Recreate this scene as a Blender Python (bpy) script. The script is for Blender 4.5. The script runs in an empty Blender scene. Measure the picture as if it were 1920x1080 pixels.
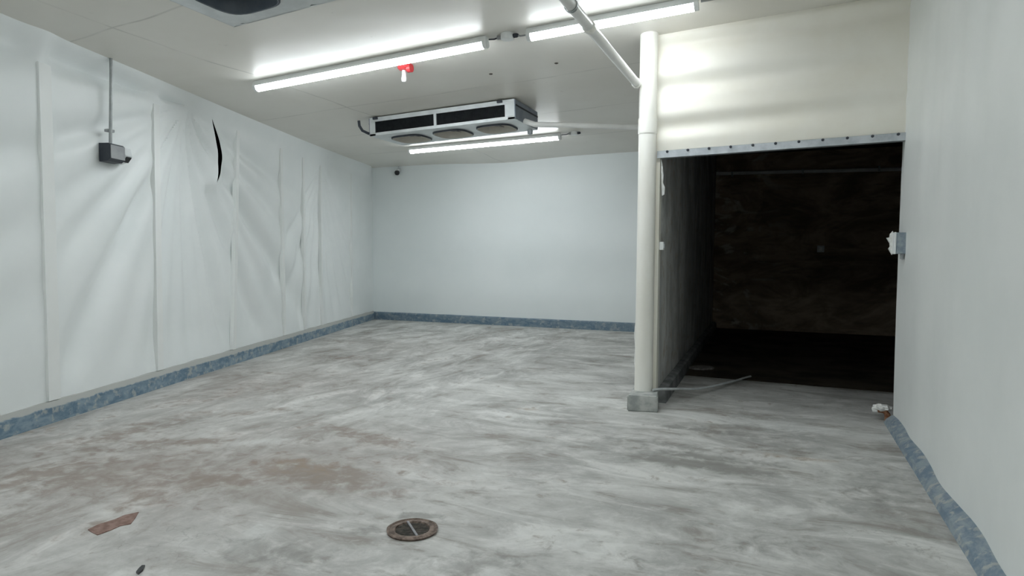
import bpy, bmesh, math, random
from math import sin, cos, pi, atan2, exp, sqrt, radians, hypot
from mathutils import Vector, Matrix, noise

random.seed(7)
SC = bpy.context.scene
COL = SC.collection

# ---------------------------------------------------------------- camera
F_PX = 1220.0
cam_data = bpy.data.cameras.new('camera')
cam = bpy.data.objects.new('camera', cam_data)
COL.objects.link(cam)
SC.camera = cam
cam_data.sensor_fit = 'HORIZONTAL'
cam_data.sensor_width = 36.0
cam_data.lens = 36.0 * F_PX / 1920.0
cam_data.clip_start = 0.02
cam.matrix_world = (Matrix.Translation((0, 0, 1.3)) @ Matrix.Rotation(radians(22.4), 4, 'Z')
                    @ Matrix.Rotation(pi / 2 - math.atan(66 / F_PX), 4, 'X') @ Matrix.Rotation(radians(0.3), 4, 'Z'))

# ---------------------------------------------------------------- world, light levels, exposure
world = bpy.data.worlds.new('world')
SC.world = world
world.use_nodes = True
world.node_tree.nodes['Background'].inputs['Color'].default_value = (0, 0, 0, 1)
world.node_tree.nodes['Background'].inputs['Strength'].default_value = 0.0
TUBE_COLOUR = (0.91, 0.97, 1.0, 1)
TUBE_STRENGTH = 34.0
vs = SC.view_settings
vs.view_transform = 'Standard'
vs.look = 'None'
vs.gamma = 1.0
vs.use_curve_mapping = False
vs.exposure = 1.08
SC.cycles.max_bounces = 12
SC.cycles.diffuse_bounces = 8
SC.cycles.use_denoising = True
SC.cycles.sample_clamp_indirect = 6.0


# ---------------------------------------------------------------- materials
class NT:
    def __init__(s, name):
        s.m = bpy.data.materials.new(name)
        s.m.use_nodes = True
        s.t = s.m.node_tree
        s.b = s.t.nodes['Principled BSDF']

    def n(s, typ, **kw):
        nd = s.t.nodes.new(typ)
        for k, v in kw.items():
            setattr(nd, k, v)
        return nd

    def l(s, a, b):
        s.t.links.new(a, b)

    def coord(s, scale=(1, 1, 1), rot=(0, 0, 0)):
        tc = s.n('ShaderNodeTexCoord')
        mp = s.n('ShaderNodeMapping')
        mp.inputs['Scale'].default_value = scale
        mp.inputs['Rotation'].default_value = rot
        s.l(tc.outputs['Object'], mp.inputs['Vector'])
        return mp.outputs['Vector']

    def noise(s, vec, scale, detail=4, rough=0.55, dist=0.0):
        nd = s.n('ShaderNodeTexNoise')
        nd.inputs['Scale'].default_value = scale
        nd.inputs['Detail'].default_value = detail
        nd.inputs['Roughness'].default_value = rough
        nd.inputs['Distortion'].default_value = dist
        s.l(vec, nd.inputs['Vector'])
        return nd.outputs['Fac']

    def rng(s, v, a, b, c=0.0, d=1.0):
        nd = s.n('ShaderNodeMapRange', interpolation_type='SMOOTHSTEP')
        s.l(v, nd.inputs['Value'])
        for k, x in zip(('From Min', 'From Max', 'To Min', 'To Max'), (a, b, c, d)):
            nd.inputs[k].default_value = x
        return nd.outputs['Result']

    def math(s, op, a, b):
        nd = s.n('ShaderNodeMath', operation=op)
        for i, v in enumerate((a, b)):
            if isinstance(v, (int, float)):
                nd.inputs[i].default_value = v
            else:
                s.l(v, nd.inputs[i])
        return nd.outputs[0]

    def mix(s, f, a, b):
        nd = s.n('ShaderNodeMix', data_type='RGBA')
        if isinstance(f, (int, float)):
            nd.inputs[0].default_value = f
        else:
            s.l(f, nd.inputs[0])
        for i, v in ((6, a), (7, b)):
            if isinstance(v, tuple):
                nd.inputs[i].default_value = (*v, 1)
            else:
                s.l(v, nd.inputs[i])
        return nd.outputs[2]

    def bump(s, h, strength=0.2, dist=0.01):
        nd = s.n('ShaderNodeBump')
        nd.inputs['Strength'].default_value = strength
        nd.inputs['Distance'].default_value = dist
        s.l(h, nd.inputs['Height'])
        s.l(nd.outputs[0], s.b.inputs['Normal'])

    def base(s, v):
        if isinstance(v, tuple):
            s.b.inputs['Base Color'].default_value = (*v, 1)
        else:
            s.l(v, s.b.inputs['Base Color'])

    def set(s, rough=0.5, metal=0.0, spec=0.5):
        s.b.inputs['Roughness'].default_value = rough
        s.b.inputs['Metallic'].default_value = metal
        s.b.inputs['Specular IOR Level'].default_value = spec
        return s


def mottled(name, c1, c2, scale=6.0, rough=0.5, metal=0.0, spec=0.5, bump=0.0, stretch=(1, 1, 1), lo=0.35, hi=0.65, detail=5):
    t = NT(name)
    v = t.coord(stretch)
    f = t.noise(v, scale, detail, 0.6)
    t.base(t.mix(t.rng(f, lo, hi), c1, c2))
    if bump:
        t.bump(t.noise(v, scale * 5, 3), bump, 0.004)
    t.set(rough, metal, spec)
    return t.m


M = {}
M['sheet'] = mottled('white_sheeting', (0.79, 0.825, 0.825), (0.83, 0.86, 0.86), 1.2, 0.42, spec=0.35)
M['sheet_right'] = mottled('white_sheeting_right', (0.79, 0.815, 0.80), (0.83, 0.85, 0.835), 1.5, 0.45, spec=0.35)
M['batten'] = mottled('white_batten', (0.79, 0.81, 0.80), (0.83, 0.85, 0.84), 2.0, 0.4, spec=0.4)
M['back'] = mottled('white_wall_panels', (0.79, 0.835, 0.84), (0.82, 0.86, 0.865), 0.8, 0.4, spec=0.35)
M['cream'] = mottled('cream_paint', (0.83, 0.80, 0.71), (0.87, 0.85, 0.78), 1.5, 0.42, spec=0.4)
M['near'] = mottled('white_near_wall', (0.78, 0.79, 0.77), (0.82, 0.83, 0.81), 1.0, 0.5)
M['pipe'] = mottled('cream_pipe_paint', (0.80, 0.785, 0.72), (0.85, 0.84, 0.79), 5.0, 0.32, spec=0.5, stretch=(1, 1, 0.3))
M['white_pipe'] = mottled('white_pipe_paint', (0.74, 0.74, 0.72), (0.82, 0.82, 0.80), 4.0, 0.35)
M['grey_pipe'] = mottled('grey_galvanised', (0.30, 0.32, 0.32), (0.42, 0.44, 0.44), 9.0, 0.45, 0.5)
M['galv'] = mottled('galvanised_steel', (0.42, 0.45, 0.48), (0.56, 0.59, 0.62), 10.0, 0.42, 0.6)
M['alu'] = mottled('pale_aluminium', (0.62, 0.65, 0.66), (0.72, 0.75, 0.76), 6.0, 0.38, 0.35)
M['alu_dark'] = mottled('dull_side_panel', (0.17, 0.20, 0.24), (0.24, 0.27, 0.31), 6.0, 0.45, 0.4)
M['alu_inner'] = mottled('fan_ring_tan', (0.70, 0.66, 0.59), (0.76, 0.72, 0.65), 6.0, 0.6)
M['coil'] = mottled('dark_coil', (0.010, 0.013, 0.016), (0.022, 0.027, 0.030), 20, 0.55, 0.3)
M['black'] = mottled('black_plastic', (0.008, 0.009, 0.011), (0.016, 0.017, 0.020), 12, 0.4)
M['navy'] = mottled('dark_plastic', (0.025, 0.032, 0.045), (0.035, 0.042, 0.055), 8, 0.5)
M['grey_plastic'] = mottled('grey_plastic', (0.27, 0.28, 0.29), (0.34, 0.35, 0.36), 8, 0.5)
M['pale_plastic'] = mottled('pale_plastic', (0.62, 0.65, 0.66), (0.70, 0.73, 0.74), 8, 0.35)
M['white_plastic'] = mottled('white_plastic', (0.80, 0.82, 0.82), (0.86, 0.88, 0.88), 8, 0.4)
M['blue_grey'] = mottled('blue_grey_box', (0.20, 0.25, 0.30), (0.36, 0.41, 0.44), 14, 0.5)
M['red'] = mottled('red_enamel', (0.50, 0.03, 0.04), (0.58, 0.05, 0.055), 10, 0.4)
M['foam'] = mottled('ragged_foam', (0.74, 0.74, 0.71), (0.86, 0.87, 0.86), 40, 0.8, bump=0.5)
M['hose'] = mottled('pale_hose', (0.50, 0.53, 0.54), (0.60, 0.63, 0.63), 10, 0.45)
M['rust'] = mottled('rusted_iron', (0.085, 0.062, 0.048), (0.23, 0.175, 0.145), 35, 0.6, 0.5, bump=0.4)
M['rust_pipe'] = mottled('rusty_stub', (0.20, 0.07, 0.03), (0.38, 0.22, 0.13), 40, 0.7, 0.2)
M['bar'] = mottled('worn_steel_bar', (0.17, 0.17, 0.18), (0.26, 0.26, 0.27), 30, 0.5, 0.4)
M['iron_dark'] = mottled('dark_iron', (0.045, 0.038, 0.032), (0.10, 0.085, 0.07), 40, 0.6, 0.3)
M['scrap_brown'] = mottled('brown_paint_flake', (0.16, 0.09, 0.07), (0.26, 0.17, 0.14), 25, 0.7)
M['scrap_grey'] = mottled('grey_scrap', (0.16, 0.15, 0.14), (0.30, 0.29, 0.27), 20, 0.8)
M['concrete_pad'] = mottled('concrete_pad', (0.30, 0.32, 0.31), (0.50, 0.51, 0.49), 9, 0.8, bump=0.3)
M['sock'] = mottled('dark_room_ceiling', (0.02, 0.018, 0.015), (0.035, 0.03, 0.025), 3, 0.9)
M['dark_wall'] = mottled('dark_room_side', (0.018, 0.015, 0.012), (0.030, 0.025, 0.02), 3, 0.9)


def mat_emit():
    t = NT('tube_diffuser')
    t.base((0.9, 0.92, 0.93))
    t.set(0.4)
    t.b.inputs['Emission Color'].default_value = TUBE_COLOUR
    # the strip of diodes behind the cover faces down: the cover is brightest underneath, weaker up its flanks
    g = t.n('ShaderNodeNewGeometry')
    sp = t.n('ShaderNodeSeparateXYZ')
    t.l(g.outputs['Normal'], sp.inputs[0])
    dn = t.math('MAXIMUM', t.math('MULTIPLY', sp.outputs[2], -1.0), 0.0)
    t.l(t.math('MULTIPLY', t.math('ADD', t.math('MULTIPLY', t.math('POWER', dn, 1.4), 0.90), 0.10), TUBE_STRENGTH), t.b.inputs['Emission Strength'])
    return t.m


def mat_ceiling():
    t = NT('ceiling_paint')
    v = t.coord()
    big = t.rng(t.noise(v, 0.7, 4), 0.3, 0.7)
    c = t.mix(big, (0.70, 0.675, 0.62), (0.76, 0.74, 0.69))
    # board joints: thin sealed lines, slightly wavy
    wob = t.math('MULTIPLY', t.math('SUBTRACT', t.noise(v, 0.9, 2), 0.5), 0.16)
    sep = t.n('ShaderNodeSeparateXYZ')
    t.l(v, sep.inputs[0])
    yy = t.math('ADD', sep.outputs[1], wob)
    xx = t.math('ADD', sep.outputs[0], wob)
    tot = None
    for axis, at in ((yy, 3.40), (yy, 6.22), (yy, 7.60), (yy, 9.1), (xx, -4.58)):
        d = t.math('ABSOLUTE', t.math('SUBTRACT', axis, at), 0.0)
        f = t.rng(d, 0.003, 0.016, 1.0, 0.0)
        tot = f if tot is None else t.math('MAXIMUM', tot, f)
    tot = t.math('MULTIPLY', tot, t.rng(t.noise(v, 1.6, 3), 0.35, 0.62, 0.15, 0.9))
    c = t.mix(t.math('MULTIPLY', tot, 0.7), c, (0.40, 0.385, 0.35))
    spots = t.rng(t.noise(v, 7.0, 2), 0.73, 0.80)
    c = t.mix(t.math('MULTIPLY', spots, 0.35), c, (0.45, 0.42, 0.37))
    t.base(c)
    h = t.math('ADD', t.math('MULTIPLY', t.noise(v, 1.8, 2), 1.0), t.math('MULTIPLY', tot, -0.12))
    t.bump(h, 0.35, 0.03)
    t.set(0.36, 0, 0.30)
    return t.m


def mat_floor():
    t = NT('stained_concrete')
    v = t.coord()
    vs_ = t.coord((0.55, 1.35, 1))              # streaks along the room's width
    vl_ = t.coord((1.35, 0.55, 1), (0, 0, radians(20)))   # and along its length, by the left wall
    def att(name):
        a = t.n('ShaderNodeAttribute', attribute_name=name)
        return a.outputs['Fac']
    n1 = t.noise(v, 1.1, 6, 0.62, 0.6)
    sx = t.n('ShaderNodeSeparateXYZ')
    t.l(v, sx.inputs[0])
    lf = t.rng(t.math('ADD', sx.outputs[0], t.math('MULTIPLY', n1, 1.5)), -1.2, -2.6)
    nx_ = t.noise(vs_, 2.6, 8, 0.70, 0.7)
    ny_ = t.noise(vl_, 2.6, 8, 0.70, 0.7)
    mxn = t.n('ShaderNodeMix', data_type='FLOAT')
    t.l(lf, mxn.inputs[0])
    t.l(nx_, mxn.inputs[2])
    t.l(ny_, mxn.inputs[3])
    n2 = mxn.outputs[0]
    n3 = t.noise(v, 9.0, 6, 0.65, 0.4)
    n4 = t.noise(v, 34.0, 4, 0.6)
    c = t.mix(t.rng(n1, 0.32, 0.68), (0.34, 0.34, 0.325), (0.52, 0.52, 0.50))
    c = t.mix(t.math('MULTIPLY', t.rng(n2, 0.47, 0.66), 0.75), c, (0.70, 0.695, 0.67))
    c = t.mix(t.math('MULTIPLY', t.rng(n2, 0.49, 0.34), 0.75), c, (0.23, 0.205, 0.18))
    c = t.mix(t.math('MULTIPLY', t.rng(n3, 0.52, 0.72), 0.40), c, (0.27, 0.265, 0.25))
    c = t.mix(t.math('MULTIPLY', t.rng(n3, 0.48, 0.30), 0.32), c, (0.70, 0.705, 0.69))
    nn = t.math('ADD', t.math('MULTIPLY', n2, 0.45), t.math('MULTIPLY', n3, 0.55))
    def stain(name, colour, amount, lo=0.91, hi=1.20):
        nonlocal c
        f = t.rng(t.math('ADD', t.math('MULTIPLY', att(name), 0.42), t.math('MULTIPLY', nn, 1.6)), lo, hi)
        c = t.mix(t.math('MULTIPLY', f, amount), c, colour)
    c = t.mix(t.math('MULTIPLY', att('tint'), t.rng(n1, 0.25, 0.65, 0.75, 0.3)), c, (0.36, 0.315, 0.285))
    stain('pale', (0.68, 0.69, 0.67), 0.55)
    stain('brown', (0.235, 0.185, 0.155), 0.78)
    stain('dark', (0.20, 0.195, 0.18), 0.65)
    stain('rusty', (0.30, 0.22, 0.15), 0.6)
    c = t.mix(t.math('MULTIPLY', t.rng(n4, 0.56, 0.75), 0.22), c, (0.24, 0.235, 0.22))
    # scratches
    w = t.n('ShaderNodeTexVoronoi', feature='DISTANCE_TO_EDGE')
    w.inputs['Scale'].default_value = 2.2
    mixv = t.n('ShaderNodeVectorMath', operation='ADD')
    t.l(v, mixv.inputs[0])
    nt = t.n('ShaderNodeTexNoise')
    nt.inputs['Scale'].default_value = 2.5
    nt.inputs['Detail'].default_value = 4
    t.l(v, nt.inputs['Vector'])
    t.l(nt.outputs['Color'], mixv.inputs[1])
    t.l(mixv.outputs[0], w.inputs['Vector'])
    crack = t.math('MULTIPLY', t.rng(w.outputs['Distance'], 0.0, 0.012, 1, 0), t.rng(t.noise(v, 1.7, 3), 0.52, 0.64))
    c = t.mix(t.math('MULTIPLY', crack, 0.30), c, (0.16, 0.155, 0.145))
    t.base(c)
    t.bump(t.math('ADD', n3, t.math('MULTIPLY', n4, 0.4)), 0.22, 0.006)
    t.l(t.rng(n2, 0.3, 0.7, 0.72, 0.50), t.b.inputs['Roughness'])
    t.b.inputs['Specular IOR Level'].default_value = 0.35
    return t.m


def mat_kerb(name, blue_at, blue2, grey, split=None):
    """concrete kerb under worn blue-grey paint; above the height `split` the render is bare"""
    t = NT(name)
    v = t.coord()
    a = t.noise(t.coord((1, 1, 2)), 7.0, 6, 0.7, 0.5)
    b = t.noise(v, 16.0, 4, 0.6)
    c = t.mix(t.rng(a, 0.36, 0.62), blue_at, blue2)
    c = t.mix(t.math('MULTIPLY', t.rng(b, 0.52, 0.66), 0.75), c, grey)
    if split:
        sep = t.n('ShaderNodeSeparateXYZ')
        t.l(v, sep.inputs[0])
        z = t.math('ADD', sep.outputs[2], t.math('MULTIPLY', t.math('SUBTRACT', a, 0.5), 0.05))
        c = t.mix(t.rng(z, split - 0.006, split + 0.006), c, grey)
    t.base(c)
    t.bump(b, 0.3, 0.004)
    t.set(0.65)
    return t.m


def mat_partition():
    t = NT('grimy_partition')
    v = t.coord((1, 0.8, 0.35))
    a = t.noise(v, 3.0, 6, 0.65, 0.6)
    b = t.noise(t.coord(), 9.0, 5, 0.65)
    c = t.mix(t.rng(a, 0.35, 0.65), (0.38, 0.385, 0.38), (0.66, 0.66, 0.64))
    c = t.mix(t.math('MULTIPLY', t.rng(b, 0.50, 0.68), 0.5), c, (0.36, 0.27, 0.18))
    c = t.mix(t.math('MULTIPLY', t.rng(b, 0.40, 0.28), 0.5), c, (0.55, 0.55, 0.53))
    t.base(c)
    t.bump(b, 0.4, 0.006)
    t.set(0.75)
    return t.m


def mat_far():
    t = NT('stained_brown_boards')
    v = t.coord((0.55, 1, 1.15))
    a = t.noise(v, 2.0, 7, 0.68, 1.0)
    b = t.noise(t.coord((0.4, 1, 2.2)), 5.0, 6, 0.7)
    c = t.mix(t.rng(a, 0.35, 0.65), (0.20, 0.148, 0.098), (0.45, 0.35, 0.25))
    c = t.mix(t.math('MULTIPLY', t.rng(b, 0.52, 0.70), 0.6), c, (0.11, 0.083, 0.06))
    sep = t.n('ShaderNodeSeparateXYZ')
    t.l(t.coord(), sep.inputs[0])
    left = t.rng(sep.outputs[0], 0.35, -0.9)
    f = t.math('MULTIPLY', t.rng(t.noise(v, 1.9, 5, 0.6, 1.8), 0.54, 0.64), left)
    c = t.mix(t.math('MULTIPLY', f, 0.8), c, (0.60, 0.56, 0.48))      # patches of old pale coating
    t.base(c)
    t.bump(b, 0.4, 0.01)
    t.set(0.8)
    return t.m


M['emit'] = mat_emit()
M['ceiling'] = mat_ceiling()
M['floor'] = mat_floor()
M['kerb_left'] = mat_kerb('kerb_blue_paint', (0.115, 0.19, 0.26), (0.24, 0.32, 0.38), (0.42, 0.43, 0.41), 0.118)
M['kerb_back'] = mat_kerb('kerb_blue_dark', (0.10, 0.165, 0.23), (0.19, 0.25, 0.30), (0.33, 0.36, 0.37))
M['kerb_right'] = mat_kerb('kerb_blue_grey', (0.15, 0.21, 0.27), (0.28, 0.33, 0.36), (0.44, 0.44, 0.41))
M['partition'] = mat_partition()
M['far'] = mat_far()
M['kerb_dark'] = mottled('kerb_dark', (0.12, 0.125, 0.13), (0.24, 0.25, 0.25), 8, 0.8, bump=0.3)


# ---------------------------------------------------------------- mesh helpers
class MB:
    def __init__(s):
        s.bm = bmesh.new()

    def box(s, lo, hi, bevel=0.0, mat=None):
        r = bmesh.ops.create_cube(s.bm, size=1.0)
        vv = r['verts']
        for v in vv:
            v.co = Vector([(a + b) / 2 + c * (b - a) for a, b, c in zip(lo, hi, v.co)])
        if bevel:
            ee = list({e for v in vv for e in v.link_edges})
            out = bmesh.ops.bevel(s.bm, geom=ee, offset=bevel, segments=2, affect='EDGES', profile=0.5)
            vv = list({v for f in out['faces'] for v in f.verts} | {v for v in vv if v.is_valid})
        if mat is not None:
            for v in vv:
                v.co = mat @ v.co
        return s

    def tube(s, pts, r, seg=14, cap=True):
        pts = [Vector(p) for p in pts]
        rs = r if isinstance(r, (list, tuple)) else [r] * len(pts)
        rings = []
        ref = None
        for i, p in enumerate(pts):
            d = (pts[min(i + 1, len(pts) - 1)] - pts[max(i - 1, 0)]).normalized()
            if ref is None:
                ref = Vector((0, 0, 1)) if abs(d.z) < 0.9 else Vector((1, 0, 0))
            a = (ref - d * ref.dot(d)).normalized()
            ref = a
            b = d.cross(a)
            rings.append([s.bm.verts.new(p + (a * cos(2 * pi * k / seg) + b * sin(2 * pi * k / seg)) * rs[i]) for k in range(seg)])
        for A, B in zip(rings, rings[1:]):
            for k in range(seg):
                s.bm.faces.new((A[k], A[(k + 1) % seg], B[(k + 1) % seg], B[k]))
        if cap:
            s.bm.faces.new(rings[0][::-1])
            s.bm.faces.new(rings[-1])
        return s

    def lathe(s, prof, seg=32, axis='Z', at=(0, 0, 0), closed=False):
        """prof: list of (r, h)"""
        rings = []
        for r, h in prof:
            ring = []
            for k in range(seg):
                a = 2 * pi * k / seg
                p = Vector((r * cos(a), r * sin(a), h))
                if axis == 'Y':
                    p = Vector((p.x, p.z, p.y))
                elif axis == 'X':
                    p = Vector((p.z, p.x, p.y))
                ring.append(s.bm.verts.new(p + Vector(at)))
            rings.append(ring)
        pairs = list(zip(rings, rings[1:]))
        if closed:
            pairs.append((rings[-1], rings[0]))
        for A, B in pairs:
            for k in range(seg):
                s.bm.faces.new((A[k], A[(k + 1) % seg], B[(k + 1) % seg], B[k]))
        if not closed:
            if prof[0][0] > 1e-5:
                s.bm.faces.new(rings[0][::-1])
            if prof[-1][0] > 1e-5:
                s.bm.faces.new(rings[-1])
        return s

    def prism(s, poly, vec):
        """poly: list of 3-D points, extruded along vec"""
        a = [s.bm.verts.new(p) for p in poly]
        b = [s.bm.verts.new(Vector(p) + Vector(vec)) for p in poly]
        n = len(a)
        s.bm.faces.new(a[::-1])
        s.bm.faces.new(b)
        for i in range(n):
            s.bm.faces.new((a[i], a[(i + 1) % n], b[(i + 1) % n], b[i]))
        return s

    def grid(s, us, vs_, fn):
        g = [[s.bm.verts.new(fn(u, v)) for v in vs_] for u in us]
        for i in range(len(us) - 1):
            for j in range(len(vs_) - 1):
                s.bm.faces.new((g[i][j], g[i + 1][j], g[i + 1][j + 1], g[i][j + 1]))
        return g

    def build(s, name, mat, parent=None, smooth=False, weld=False, face=None):
        if weld:
            bmesh.ops.remove_doubles(s.bm, verts=s.bm.verts, dist=1e-5)
        bmesh.ops.recalc_face_normals(s.bm, faces=s.bm.faces)
        if face is not None:                       # open surface: every face looks the same way
            s.bm.normal_update()
            bmesh.ops.reverse_faces(s.bm, faces=[f for f in s.bm.faces if f.normal.dot(Vector(face)) < 0])
        me = bpy.data.meshes.new(name)
        s.bm.to_mesh(me)
        s.bm.free()
        me.materials.append(mat)
        if smooth:
            for p in me.polygons:
                p.use_smooth = True
            me.set_sharp_from_angle(angle=radians(40))
        o = bpy.data.objects.new(name, me)
        COL.objects.link(o)
        if parent:
            o.parent = parent
        return o


def thicken(o, t):
    sd = o.modifiers.new('thickness', 'SOLIDIFY')
    sd.thickness = t
    sd.offset = -1
    es = o.modifiers.new('crisp_edges', 'EDGE_SPLIT')
    es.split_angle = radians(50)
    return o


def struct(o):
    o['kind'] = 'structure'
    return o


def tag(o, label, cat, group=None):
    o['label'] = label
    o['category'] = cat
    if group:
        o['group'] = group
    return o


def thing(name, label, cat, matrix=None, group=None):
    o = bpy.data.objects.new(name, None)
    o.empty_display_size = 0.1
    COL.objects.link(o)
    if matrix is not None:
        o.matrix_world = matrix
    return tag(o, label, cat, group)


def lin(a, b, n):
    return [a + (b - a) * i / (n - 1) for i in range(n)]


def sstep(a, b, x):
    t = min(1, max(0, (x - a) / (b - a)))
    return t * t * (3 - 2 * t)


# ---------------------------------------------------------------- the room's surfaces
L0 = Vector((-4.958, 2.754, 0))
UL = Vector((-0.2850, 0.9585, 0))
NL = Vector((0.9585, 0.2850, 0))
LEN = 8.2255
XR = 0.84                                  # right wall
YH = 5.60                                  # front of the wall over the dark opening
NEAR = -3.6


def cz(x, y):
    """height of the ceiling"""
    y = max(y, 1.2)
    x = max(min(x, 1.0), -8)
    z = 3.377 + 0.096 * x - 0.036 * y - 0.008 * x * y
    z -= 0.05 * exp(-(((x + 4.6) / 0.9) ** 2)) * sstep(9.6, 10.7, y)      # sag at the back wall
    return z


def xl(y):
    return L0.x + UL.x * (y - L0.y) / UL.y


PIN_A = (2.25, 2.76)
RAYS_A = [(-1.58, 1.7), (-1.22, 0.8), (-1.0, 0.5), (-0.84, 0.7), (-0.60, 1.4), (-0.40, 0.5), (-0.24, 1.3), (-0.10, 0.9), (0.03, 1.3), (0.15, 0.8), (0.29, 1.9), (0.42, 0.8), (0.54, 1.6), (0.70, 0.7), (0.88, 1.8), (1.12, 0.9), (1.32, 0.8)]
PIN_B = (5.75, 2.68)
RAYS_B = [(-0.75, 0.7), (-0.52, 0.9), (-0.33, 1.0), (-0.18, 0.9), (-0.05, 0.8), (0.08, 1.0), (0.20, 0.9), (0.36, 1.1), (0.55, 0.9), (0.75, 0.7)]


def fan(u, z, pin, rays, amp, reach, wid):
    du, dz = u - pin[0], pin[1] - z
    r = hypot(du, dz)
    if r < 1e-4:
        return 0.0
    th = atan2(du, dz)
    h = 0.0
    w = wid * 0.75 / (0.75 + 0.35 * min(r, 1.6))
    for t0, a in rays:
        d = (th - t0) / w
        if abs(d) < 3:
            h -= a * exp(-d * d)
    env = 1.2 * r / (0.8 + r) * exp(-(r / reach) ** 2)
    return amp * h * env


def hbase(u, z):
    return 0.010 * noise.noise(Vector((u * 0.6, z * 0.3, 3.3)))


def hl(u, z):
    """how far the loose sheeting of the left wall stands off its plane"""
    h = fan(u, z, PIN_A, RAYS_A, 0.125, 3.0, 0.105)
    h += fan(u, z, PIN_B, RAYS_B, 0.120, 2.2, 0.088) * sstep(3.6, 4.4, u)
    for ub, wd, kk in ((0.46, 0.13, .85), (1.745, 0.11, .8), (3.14, .10, .6), (4.35, .10, .6), (5.05, .10, .6), (5.68, .08, .5)):
        h *= 1 - kk * exp(-((u - ub) / wd) ** 2)          # held flat under the wide battens
    if 1.9 < z < 2.9:
        h *= 1 - 0.95 * exp(-((u - tear_u(z)) / 0.17) ** 2) * sstep(1.9, 2.1, z)
    h += hbase(u, z)
    h += 0.075 * sstep(2.62, 2.95, z)                     # rolls over towards the ceiling
    h += 0.006 * exp(-((z - 2.64) / 0.05) ** 2)
    h *= sstep(8.2, 7.9, u) * (0.3 + 0.7 * sstep(0.1, 0.5, z))
    return h


def PL(u, z, off=0.0):
    return L0 + UL * u + NL * (hl(u, z) + off) + Vector((0, 0, z))


# floor: fine grid that carries the stains as attributes
BLOBS = {
    'brown': [(-2.46, 3.03, .55, .22, 0, 1), (-3.77, 3.16, .55, .10, .55, .9), (-2.75, 3.80, .60, .12, -.25, .85), (-3.89, 2.35, .70, .35, .4, .75),
              (-4.98, 6.57, .5, .22, .3, .7), (-4.74, 5.51, .9, .35, .2, .35), (-2.95, 2.72, .35, .14, .2, .9), (-5.8, 7.8, .7, .25, .2, .5),
              (-3.5, 2.75, .6, .25, .4, .55), (-4.05, 2.9, .5, .14, .5, .7), (-3.4, 2.1, .6, .3, .5, .45), (-2.0, 2.95, .3, .15, 0, .5), (-3.95, 4.0, .5, .12, .9, .6), (-3.6, 2.6, 1.3, .8, .3, .55), (-4.6, 4.6, 1.0, .35, 1.3, .45), (-4.3, 3.2, .9, .2, 1.5, .7), (-2.3, 3.3, .8, .5, .0, .4)],
    'dark': [(-0.40, 4.09, .50, .085, -.03, 1.4), (-0.40, 4.27, .46, .06, -.03, 1.1), (-0.42, 4.93, .45, .075, 0, 1.1), (-.75, 4.45, .6, .07, .0, .8), (-2.26, 9.42, .5, .2, 0, .8),
             (-3.0, 9.6, .8, .2, 0, .7), (-1.15, 2.39, .25, .12, .5, .8), (-0.06, 3.06, .3, .12, 0, .6), (-2.05, 2.15, .3, .2, .3, .75), (-.5, 2.6, .4, .2, .2, .4),
             (-1.60, 2.75, .13, .05, .4, 1), (-1.75, 2.5, .06, .06, 0, .9), (.55, 3.9, .25, .5, 0, .5), (-4.6, 9.3, 1.2, .3, 0, .5), (-1.6, 7.9, .5, .12, 0, .5)],
    'pale': [(-3.20, 3.42, .4, .12, .4, 1), (0.15, 5.3, .5, .16, 0, 1), (-2.44, 6.5, 1.0, .6, 0, .5), (-3.4, 7.4, 1.0, .5, 0, .5), (-1.6, 5.6, .4, .3, 0, .8), (-.3, 5.35, .6, .15, 0, .9),
             (-2.0, 3.2, .35, .2, .4, .7), (-2.2, 2.3, .1, .25, .3, .8), (-.1, 4.6, .3, .1, 0, .6), (-4.3, 3.9, .5, .2, .3, .5), (-1.9, 4.8, .6, .3, 0, .5), (-.2, 3.6, .5, .25, 0, .3)],
    'tint': [(-3.4, 2.8, 1.5, 1.0, .3, 1), (-4.8, 5.0, 1.0, 1.6, .3, .7), (-5.2, 7.5, 1.6, .9, 0, .45), (-2.4, 3.3, .9, .6, 0, .6), (-1.0, 9.6, 1.5, .7, 0, .25)],
    'rusty': [(-1.95, 5.0, .12, .04, 0, .8), (-5.0, 2.9, .4, .08, 1.2, .5), (-2.6, 3.1, .3, .2, 0, .5), (.1, 4.5, .35, .05, 0, .6)],
}


def floor_obj():
    m = MB()
    ys = lin(NEAR, 1.2, 12) + [1.2 + 0.05 * i for i in range(1, 215)]
    N = 150
    g = []
    for y in ys:
        xa, xb = xl(y) - 0.3, 2.7
        g.append([m.bm.verts.new((xa + (xb - xa) * i / (N - 1), y, 0)) for i in range(N)])
    for A, B in zip(g, g[1:]):
        for i in range(N - 1):
            m.bm.faces.new((A[i], A[i + 1], B[i + 1], B[i]))
    o = m.build('floor', M['floor'])
    me = o.data
    for name, bl in BLOBS.items():
        at = me.attributes.new(name, 'FLOAT', 'POINT')
        vals = []
        for v in me.vertices:
            x, y = v.co.x, v.co.y
            s = 0.0
            for cx, cy, rx, ry, a, w in bl:
                dx, dy = x - cx, y - cy
                if abs(dx) > 2.2 or abs(dy) > 2.2:
                    continue
                p = (dx * cos(a) + dy * sin(a)) / rx
                q = (-dx * sin(a) + dy * cos(a)) / ry
                s = max(s, w * exp(-(p * p + q * q) * 0.8))
            vals.append(s)
        at.data.foreach_set('value', vals)
    return struct(o)


floor_obj()


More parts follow.
